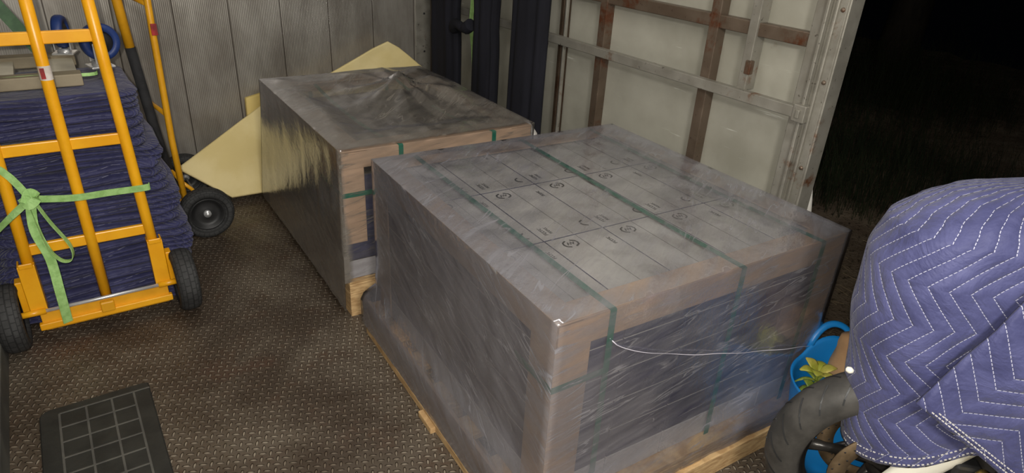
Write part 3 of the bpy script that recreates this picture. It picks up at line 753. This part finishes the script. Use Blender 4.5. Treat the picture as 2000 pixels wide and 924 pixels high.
# ------------------------------------------------------------------ upturned dolly on top of the stack
dl = empty('furniture_dolly', (-.16, 3.12, ztop_+.012), .0); tag(dl, 'upturned beige furniture dolly with blue casters on top of the blanket stack', 'dolly')
for y0 in (-.16, .20):
    q = MB(); q.box((-.30, y0-.035, 0), (.235, y0+.035, .045), bev=.004); q.build('side_rail', M['dolly'], dl)
for x0 in (-.2, -.03, .17):
    q = MB(); q.box((x0-.055, -.13, .010), (x0+.055, .17, .032), bev=.003); q.build('slat', M['dollypanel'], dl)
def caster(x, y, a, s=1):
    c = bpy.data.objects.new('caster', None); COL.objects.link(c); c.parent = dl; c.location = (x, y, .045); c.rotation_euler.z = a; c.scale = (s, s, s); c.empty_display_size = .03
    q = MB(); q.box((-.03, -.03, 0), (.03, .03, .006), bev=.002); q.lathe([(0, .016), (.018, .016), (.02, .006)], 16)
    for sy in (-1, 1): q.box((-.016, sy*.022-.002, .012), (.016, sy*.022+.002, .066), bev=.0015)
    q.build('fork', M['chrome'], c)
    q = MB(); mm = Matrix.Translation((.012, 0, .066)) @ Matrix.Rotation(PI/2, 4, 'X')
    q.lathe([(.030, -.015), (.046, -.014), (.050, -.007), (.050, .007), (.046, .014), (.030, .015)], 32, mm, closed=True); q.build('tyre', M['bluewheel'], c)
    q = MB(); q.lathe([(0, .017), (.012, .017), (.031, .010), (.031, -.010), (.012, -.017), (0, -.017)], 24, mm); q.build('hub', M['dark'], c)
caster(.305, -.10, .25, 1.4); caster(.205, .19, 1.3, 1.3); caster(-.26, -.13, .9, 1.3); caster(-.26, .17, .1, 1.3)
# lime tie-down strap
st = MB()
Yf = 2.675
st.ribbon(smooth_path([(-.34, 2.70, .78), (-.228, Yf, .70), (-.171, Yf-.01, .588)], 4), .024, (.5, 0, .8), .0012)
st.ribbon(smooth_path([(-.171, Yf-.012, .588), (-.05, Yf-.004, .565), (.06, Yf, .562), (.185, Yf-.002, .560), (.20, Yf+.012, .5605)], 5), .026, (0, -.1, 1), .0012)
st.ribbon(smooth_path([(-.175, Yf-.01, .585), (-.24, Yf, .53), (-.34, 2.72, .43)], 4), .024, (.5, 0, .8), .0012)
sto = tag(st.build('tie_down_strap', M['lime']), 'lime green webbing strap knotted across the front of the yellow hand truck', 'strap')
q = MB(); q.ribbon(smooth_path([(-.172, Yf-.02, .59), (-.185, Yf-.03, .48), (-.165, Yf-.035, .36), (-.165, Yf-.05, .22), (-.168, Yf-.035, .085)], 6), .032, (1, .3, .05), .0012); q.build('loose_tail', M['lime'], sto)
q = MB(); q.ribbon(smooth_path([(-.165, Yf-.018, .59), (-.135, Yf-.03, .50), (-.095, Yf-.04, .40), (-.10, Yf-.04, .345), (-.135, Yf-.04, .35), (-.165, Yf-.035, .42), (-.18, Yf-.02, .58)], 6), .022, (.3, 1, .0), .0012); q.build('loop', M['lime'], sto)
q = MB(); q.ribbon(smooth_path([(-.195, Yf-.02, .60), (-.18, Yf-.04, .575), (-.15, Yf-.035, .60), (-.17, Yf-.02, .615), (-.19, Yf-.035, .585)], 5), .03, (.2, .3, 1), .0015); q.build('knot', M['lime'], sto)
q = MB(); q.ribbon(smooth_path([(-.34, 3.28, 1.50), (-.19, 3.2, 1.26), (-.115, 3.18, 1.13), (-.04, 3.12, 1.0)], 6), .045, (1, 0, .3), .0015)
q.ribbon(smooth_path([(-.36, 2.955, ztop_+.045), (-.1, 2.952, ztop_+.052), (.1, 2.955, ztop_+.045), (.13, 3.0, ztop_+.044)], 5), .012, (0, .3, 1), .0012, 1)
tag(q.build('webbing_strap', [M['darkgreen'], M['lime']]), 'dark green webbing strap slung from the left wall over the upturned dolly', 'strap')

# ------------------------------------------------------------------ black rubber mat
mt = MB(); x0, x1, y0, y1 = -.292, .033, 1.42, 2.224
pts = []
for (cx, cy, a0, r) in ((x1-.012, y1-.012, 0, .012), (x0+.03, y1-.03, PI/2, .03), (x0+.03, y0+.03, PI, .03), (x1-.02, y0+.02, 1.5*PI, .02)):
    for k in range(6): a = a0+k/5*PI/2; pts.append((cx+r*math.cos(a), cy+r*math.sin(a)))
lo = [mt.bm.verts.new((x, y, .0)) for x, y in pts]; mi_ = [mt.bm.verts.new((x, y, .009)) for x, y in pts]
cxm, cym = (x0+x1)/2, (y0+y1)/2
hi = [mt.bm.verts.new((cxm+(x-cxm)*.975, cym+(y-cym)*.99, .014)) for x, y in pts]
for a_, b_ in ((lo, mi_), (mi_, hi)):
    for k in range(len(pts)): mt.bm.faces.new([a_[k], a_[(k+1) % len(pts)], b_[(k+1) % len(pts)], b_[k]])
mt.cap(hi); mt.cap(lo)
mo = tag(mt.build('rubber_mat', M['matrub']), 'black rubber mat moulded with a grid of squares on the steel deck', 'mat')
q = MB(); gx = [-.236, -.160, -.085, -.018]; ys = [2.185-.076*k for k in range(10)]
for x in gx: q.box((x-.0035, ys[-1], .012), (x+.0035, ys[0], .0155), bev=.001)
for y in ys: q.box((gx[0], y-.003, .012), (gx[-1]+(.05 if y == ys[0] else 0), y+.003, .0157), bev=.001)
q.build('grid_ribs', M['groove'], mo)['label'] = 'dusty grey raised grid lines'

# ------------------------------------------------------------------ dark blankets hanging on the right wall
def drape(y0, y1, x, ztop, zbot, seed, label, pinch=None, thin=0):
    q = MB(); n, m_ = 48, 22; rows = []
    for i in range(m_+1):
        t = i/m_; z = lerp(ztop, zbot, t); row = []
        w_ = (y1-y0)/2*(1-(thin*t)); c = (y0+y1)/2+.01*math.sin(t*4+seed)
        if pinch: w_ *= 1-.12*math.exp(-((z-pinch)/.08)**2)
        for k in range(n):
            a = 2*PI*k/n; fold = 1+.16*math.sin(7*a+seed+t*1.2)+.10*math.sin(13*a-seed-t)
            row.append((x+.045*fold*math.cos(a), c+w_*math.copysign(abs(math.sin(a))**.7, math.sin(a))*(.92+.05*fold), z))
        rows.append(row)
    v = q.grid(rows, closeu=True); q.cap(v[0]); q.cap(v[-1])
    return tag(q.build('hanging_blanket', M['drape']), label, 'blanket', 'dark blankets hanging on the panelled wall')
drape(3.43, 3.78, 1.99, 1.75, .30, 1, 'dark hanging blanket nearest the back corner, left of the lime strap', 1.0, .1)
drape(3.05, 3.26, 1.99, 1.75, .22, 2.4, 'dark hanging blanket in the middle, right of the lime strap', 1.0, -.05)
drape(2.61, 2.88, 1.99, 1.75, .18, 4.1, 'dark hanging blanket nearest the bare wall panels, rightmost of the three', None, -.12)
q = MB(); q.ribbon(smooth_path([(2.03, 3.37, 1.6), (2.03, 3.36, 1.15), (2.03, 3.375, .96), (2.03, 3.34, .78), (2.03, 3.31, .45)], 5), .04, (0, 1, 0), .0012)
tag(q.build('webbing_strap', M['lime']), 'lime green strap hanging between two dark blankets on the panelled wall', 'strap')
q = MB(); q.tube(smooth_path([(1.97, 3.46, .93), (1.95, 3.40, .96), (1.955, 3.32, .95), (1.96, 3.26, .98)], 5), [.035]*5+[.026]*6+[.035]*5, 10)
tag(q.build('tied_cloth', M['drape']), 'dark twisted cloth tie joining two hanging blankets over the lime strap', 'cloth tie')

# ------------------------------------------------------------------ blue tub
TC = (1.834, .704)
tb = empty('flexible_tub', (TC[0], TC[1], 0)); tag(tb, 'bright blue flexible tub with loop handles beside the near wrapped load', 'tub')
q = MB(); seg = 64; Htub = .318
def rimz(a):  # handles rise front and back along direction ha
    return 0
ha = math.radians(56)
prof = [(0, .004), (.10, .002), (.128, .012), (.150, .10), (.168, .20), (.184, Htub-.012), (.190, Htub), (.186, Htub+.004), (.178, Htub-.008), (.162, .19), (.144, .10), (.122, .02), (0, .012)]
rows = []
for k in range(seg):
    a = 2*PI*k/seg; row = []
    d_ = max(abs(math.cos(a-ha)), 0); lift = .045*max(0, (d_-.80)/.20)**1.2
    for r, zz in prof:
        row.append((r*math.cos(a), r*math.sin(a), zz+lift*(max(0, zz-.15)/(.135))))
    rows.append(row)
q.grid(rows, closev=True); bd = q.build('tub_body', M['blue'], tb)
for sg in (0, PI):
    q = MB(); pts = []
    for k in range(17):
        t = k/16; a = ha+sg+(t-.5)*.86; r = .190+.012*math.sin(PI*t); pts.append((r*math.cos(a), r*math.sin(a), Htub+.012+.085*math.sin(PI*t)**.6))
    q.tube(pts, .0095, 10, flat=(.75, 1.2)); q.build('loop_handle', M['blue'], tb)
# flowers in the tub
def petal(q, o, d, up, l, w_):
    d = Vector(d).normalized(); up = Vector(up); s_ = d.cross(up).normalized(); o = Vector(o); rows = []
    for i in range(7):
        t = i/6; p = o+d*l*t+up*(.018*math.sin(PI*t*.9)-.01*t); ww = w_*math.sin(PI*min(.97, .12+t*.85))**.8
        rows.append([p-s_*ww, p-s_*ww*.4+up*.003, p+s_*ww*.4+up*.003, p+s_*ww])
    q.grid(rows)
for nm, (fx, fy, fz), s_, m1, lab in (('starfish_flower', (-.045, .100, .318), 1.0, 'leaf', 'yellow green star shaped bloom on top inside the blue tub'), ('starfish_flower', (-.085, .075, .275), .85, 'leaf2', 'greener bloom lower down in the blue tub, below the star shaped one')):
    fl_ = empty(nm, (TC[0]+fx, TC[1]+fy, fz)); tag(fl_, lab, 'flower')
    for k in range(6):
        a = k*PI/3+.4; q = MB(); petal(q, (0, 0, 0), (math.cos(a), math.sin(a), .55 if k % 2 else .25), (0, 0, 1), .062*s_, .019*s_); q.build('petal', M[m1], fl_, solid=.002, sub=1)
    q = MB(); q.tube(smooth_path([(0, 0, 0), (.01, 0, -.06), (.0, -.01, -.14), (.01, -.02, -.28 if s_ == 1 else -.24)], 4), .005, 7); q.build('stem', M['leaf2'], fl_)
    q = MB()
    for k in range(5):
        a = k*1.25; petal(q, (.005, 0, -.03), (math.cos(a), math.sin(a), -.1), (0, 0, 1), .07, .008)
    q.build('leaves', M['leaf2'], fl_, solid=.0015)
# brown paper bag in the tub
q = MB(); rows = []; n = 24
A = Vector((TC[0]+.048, TC[1]+.022, .14)); D = Vector((.28, .05, .9)).normalized(); s1 = D.cross(Vector((0, 0, 1))).normalized(); s2 = s1.cross(D)
for i in range(14):
    t = i/13; rr = (.055+.045*min(1, t*2.2))*(1 if i < 13 else .55)
    rows.append([A+D*(.30*t)+s1*rr*(1+.10*fbm(k*.7, i*.5))*math.copysign(abs(math.cos(2*PI*k/n))**.7, math.cos(2*PI*k/n))+s2*rr*.75*(1+.10*fbm(k*.7+5, i*.5))*math.copysign(abs(math.sin(2*PI*k/n))**.7, math.sin(2*PI*k/n)) for k in range(n)])
v = q.grid(rows, closeu=True); q.cap(v[0]); q.cap(v[-1])
tag(q.build('paper_bag', M['paper']), 'crumpled brown paper bag standing in the blue tub', 'bag')

# ------------------------------------------------------------------ motorcycle (local x along the bike, local -y towards the camera side)
mrz = math.atan2(-.713, .701)
mc = empty('motorcycle', (1.633, .501, 0), mrz); tag(mc, 'white motorcycle mostly hidden by a quilted blanket, only its front wheel showing', 'motorcycle')
RX = Matrix.Rotation(PI/2, 4, 'X')   # lathe axis z -> -y
def mwheel(x, name):
    wh = bpy.data.objects.new(name, None); COL.objects.link(wh); wh.parent = mc; wh.location = (x, 0, .30); wh.rotation_euler = (.04, 0, 0)
    q = MB(); pr = []
    for k in range(19):
        a = -PI*.5+PI*k/18; pr.append((.228+.072*abs(math.cos(a))**.75, .060*math.copysign(abs(math.sin(a))**.95, math.sin(a))))
    pr = [(.218, -.048)]+pr+[(.218, .048)]
    q.lathe(pr, 96, RX, closed=True); ty = q.build('tyre', M['mototyre'], wh)
    q = MB()
    for k in range(26):    # tread grooves as raised-free dark sipes
        a = 2*PI*k/26
        for sg in (-1, 1):
            pts = []
            for j in range(6):
                t = j/5; ph = t*1.05+.1; rr = .2290+.072*abs(math.cos(ph))**.75; yy = sg*.060*math.sin(ph)**.95
                aa = a+t*.20+(.12 if sg < 0 else 0); pts.append((rr*math.cos(aa), yy, rr*math.sin(aa)))
            q.ribbon(pts, .004, (-math.sin(a), 0, math.cos(a)), .0005)
    q.build('tread_groove', M['dark'], ty)
    q = MB(); q.lathe([(.224, -.044), (.229, -.046), (.230, -.040), (.214, -.034), (.198, -.022), (.196, 0), (.198, .022), (.214, .034), (.230, .040), (.229, .046), (.224, .044), (.205, .03), (.203, -.03)], 96, RX, closed=True); q.build('rim', M['alloy'], wh)
    for k in range(5):
        a = math.radians(176)+k*2*PI/5; q = MB(); pts = [(r*math.cos(a), 0, r*math.sin(a)) for r in (.03, .09, .15, .20)]
        q.tube(pts, [.022, .015, .013, .019], 14, flat=(1.0, 1.0)); q.build('spoke', M['alloy'], wh)
    q = MB(); q.lathe([(0, .066), (.03, .066), (.036, .05), (.045, .03), (.045, -.03), (.036, -.05), (.03, -.066), (0, -.066)], 32, RX); q.build('hub', M['alloy'], wh)
    for yy in (-.066, .066):
        q = MB(); q.lathe([(.108, -.0025), (.152, -.0025), (.152, .0025), (.108, .0025)], 72, Matrix.Translation((0, yy, 0)) @ RX, closed=True)
        dk = q.build('brake_disc', M['disc'], wh)
        q = MB()
        for k in range(40):
            a = 2*PI*k/40; r = .120+.011*(k % 3); q.lathe([(0, -.0005), (.0026, -.0005), (.0026, .0005), (0, .0005)], 8, Matrix.Translation((r*math.cos(a), yy-.0028, r*math.sin(a))) @ RX)
        q.build('drilled_holes', M['dark'], dk)
        for k in range(5):
            a = math.radians(140)+k*2*PI/5; q = MB()
            q.tube([(.04*math.cos(a-.35), yy, .04*math.sin(a-.35)), (.078*math.cos(a-.1), yy, .078*math.sin(a-.1)), (.112*math.cos(a), yy, .112*math.sin(a))], [.017, .014, .018], 10, flat=(1, 1)) ; q.build('carrier_arm', M['alloy'], dk)
    return wh
mwheel(0, 'front_wheel'); mwheel(1.38, 'rear_wheel')
# fork lowers, white fork covers, upper fork with gold caps, calipers
for sy in (-1, 1):
    q = MB(); q.tube([(.075, sy*.094, .40), (.10, sy*.094, .50), (.14, sy*.094, .66), (.22, sy*.094, .92)], [.020, .026, .027, .025], 16); q.build('fork_leg', M['dark'], mc)
    q = MB(); q.lathe([(0, .03), (.026, .03), (.031, .024), (.031, -.03), (.026, -.036), (0, -.036)], 28, Matrix.Translation((.155, sy*.155, .405)) @ Matrix.Rotation(.5, 4, 'Y')); q.build('gold_fork_cap', M['gold'], mc)
    q = MB(); rows = []
    for t in (0, .2, .5, .8, 1):
        cx, cz = lerp(-.045, .11, t), lerp(.26, .505, t); hw = lerp(.030, .052, t)
        rows.append([(cx-hw*.9, sy*.098, cz+hw*.5), (cx-hw*.5, sy*.122, cz+hw*.25), (cx+hw*.2, sy*.126, cz-hw*.1), (cx+hw*.9, sy*.120, cz-hw*.5), (cx+hw, sy*.098, cz-hw*.55)])
    q.grid(rows); q.build('white_fork_cover', M['whitepaint'], mc, solid=.004, sub=1)
    q = MB(); q.box((.10, sy*.105-.022, .34), (.165, sy*.105+.022, .43), bev=.01); q.build('caliper', M['dark'], mc)
    q = MB(); q.tube(smooth_path([(.13, sy*.14, .36), (.17, sy*.15, .42), (.21, sy*.14, .52)], 4), .008, 8); q.build('brake_hose', M['dark'], mc)
q = MB(); rows = []
for i in range(15):
    t = i/14; x = lerp(-.10, 1.55, t); hh = .13*math.sin(PI*min(1, .12+t*.9))+.05; cz = .78+.12*math.sin(t*5)*.4-.02*t; hw = .10+.02*math.sin(PI*t)
    if i in (0, 14): hh *= .5; hw *= .5
    rows.append([(x, hw*math.cos(a), cz+hh*math.sin(a)) for a in [2*PI*k/20 for k in range(20)]])
v = q.grid(rows, closeu=True); q.cap(v[0]); q.cap(v[-1]); q.build('fairing', M['whitepaint'], mc)
q = MB(); q.box((.40, -.10, .25), (1.0, .10, .64), bev=.05); q.build('engine', M['dark'], mc)
q = MB(); q.tube([(.85, -.09, .45), (1.38, -.09, .30)], .03, 10); q.tube([(.85, .09, .45), (1.38, .09, .30)], .03, 10); q.build('swing_arm', M['alloy'], mc)
q = MB(); q.tube([(.24, -.13, 1.0), (.22, 0, .96), (.24, .13, 1.0)], .012, 10); q.build('handlebar', M['dark'], mc)
q = MB(); q.lathe([(0, -.010), (.006, -.008), (.009, 0), (.006, .008), (0, .010)], 16, Matrix.Translation((-.180, -.060, .612)) @ Matrix.Rotation(PI/2+.3, 4, 'Y')); q.build('mudguard_tip', M['whitepaint'], mc)

# ------------------------------------------------------------------ quilted blanket over the motorcycle (same local frame)
def interp(tab, z):
    if z <= tab[0][0]: return tab[0][1]
    for (a, va), (b_, vb) in zip(tab, tab[1:]):
        if z <= b_: t = (z-a)/(b_-a); t = t*t*(3-2*t)*.5+t*.5; return va+(vb-va)*t
    return tab[-1][1]
NOSE = [(.34, -.115), (.45, -.135), (.60, -.16), (.78, -.195), (.92, -.20), (1.0, -.18), (1.04, -.135), (1.075, -.08), (1.105, 0), (1.125, .10)]
HW = [(.38, .143), (.6, .150), (.9, .16), (1.0, .15), (1.04, .135), (1.075, .11), (1.105, .07), (1.125, .015)]
q = MB(); NI, NJ = 70, 120; rows = []
zs = [lerp(1.125, .345, (i/NI)**1.15) for i in range(NI+1)]
def plan(z, t):
    """t 0..1: from camera side far end, round the nose, to the far side"""
    s0 = interp(NOSE, z); hw = interp(HW, z); Lb = 1.0
    rise = .0
    n1 = .40
    if t < n1: return (lerp(Lb, s0+hw*.95, t/n1), -hw, -1)
    if t > 1-n1: return (lerp(s0+hw*.95, Lb, (t-(1-n1))/n1), hw, 1)
    a = -PI/2-(t-n1)/(1-2*n1)*PI
    return (s0+hw*.95+hw*.95*math.cos(a), hw*math.sin(a), 0)
arc = [0]
for i in range(NI+1):
    z = zs[i]; row = []
    for j in range(NJ+1):
        t = j/NJ; x, y, sd = plan(z, t)
        low = (1.125-z)/.78; lift = .06*min(1, max(0, x-.05)/.5)*(1-low)+low*low*(.68*(min(x, .1)+.15)+.12*max(0, x-.1))
        hem = 0
        wr = .006*fbm(x*4, z*3+y*3, 1)+.012*low*math.sin(x*11+z*4)*min(1, low*2)
        nx_, ny_ = (0, sd) if sd else (math.cos(-PI/2-(t-.4)/.2*PI), math.sin(-PI/2-(t-.4)/.2*PI))
        zz = z+lift+.006*fbm(x*6, y*6, 4)
        if i > NI-14: zz -= (i-(NI-14))/14*(.03*math.sin(x*5+1))
        row.append((x+nx_*wr, y+ny_*wr, zz))
    rows.append(row)
v = q.grid(rows, uvs=lambda i, j: (((1-min(j, NJ)/NJ))*2.55*1.0, zs[min(i, NI)]*1.12+.02))
q.cap(v[0])
qb = q.build('moving_blanket', M['quilt'], None, (1.633, .501, 0), mrz, solid=.008)
tag(qb, 'navy quilted moving blanket with white zigzag stitching draped over the motorcycle', 'blanket')
# the hem band: two rows of stitching and a rolled edge, following the last rows
def dashes(q, pts, n_, r=.0011, ln=.0055, gap=.0045, off=None):
    d = 0; P_ = [Vector(p) for p in pts]; acc = 0
    for a, b_ in zip(P_, P_[1:]):
        L_ = (b_-a).length; s_ = 0
        while acc < L_:
            e_ = min(acc+ln, L_)
            if e_-acc > .001: q.box((-.5, -.5, -.5), (.5, .5, .5), mat=Matrix.Translation(a.lerp(b_, (acc+e_)/2/L_)) @ (b_-a).to_track_quat('X', 'Z').to_matrix().to_4x4() @ Matrix.Diagonal((e_-acc, r*2, r*2, 1)))
            acc += ln+gap
        acc -= L_
def outw(p, t, d=.0006):
    x, y, z = p; return (x, y-(d if t < .5 else -d), z)
q = MB()
for di, z in ((-4, 0), (-2, 0)):
    dashes(q, [outw(rows[di][j], j/NJ, .0015) for j in range(0, int(NJ*.5))], 0)
q.build('hem_stitching', M['stitch'] if 'stitch' in M else M['white'], qb)
# folded-over corner lying on the camera side
C0, C1, C2 = Vector((-.082, -.20, .648)), Vector((.05, -.188, .955)), Vector((.205, -.205, .478))
FU = Vector((.80, -.185, 1.05)); FD = Vector((.95, -.20, .16))
q = MB(); nn = 26; rows = []
for i in range(nn+1):
    t = i/nn
    # left border: from C1 (top) down to C0 then to C2
    lt = C1.lerp(C0, t/.5) if t < .5 else C0.lerp(Vector((.42, -.21, .30)), (t-.5)/.5)
    rt = FU.lerp(FD, t)
    row = []
    for j in range(nn*2+1):
        s_ = j/(nn*2); p = lt.lerp(rt, s_); p.y -= .012*math.sin(PI*min(1, s_*3))*.8+.010*fbm(p.x*5, p.z*5, 8)+.006
        row.append(p)
    rows.append(row)
cf, sf = math.cos(1.05), math.sin(1.05)
def fuv(i, j):
    p = rows[min(i, nn)][min(j, nn*2)]; return (p.x*cf+p.z*sf, -p.x*sf+p.z*cf+.03)
q.grid(rows, uvs=fuv); fc = q.build('folded_corner', M['quilt'], qb, solid=.010); fc['label'] = 'corner of the blanket folded over itself, stitching turned'
q = MB()
for off in (.022, .034):
    a = C0+Vector((off*1.2, -.020, -.002)); e_ = Vector((.42+off*.8, -.226, .30+off*.9))
    path = [a.lerp(e_, k/20)+Vector((0, -.003-.012*math.sin(PI*k/20)*0, 0)) for k in range(21)]
    pp = []
    for p in path: pp.append(p)
    dashes(q, pp, 0, .0012)
q.build('corner_stitching', M['white'], fc)
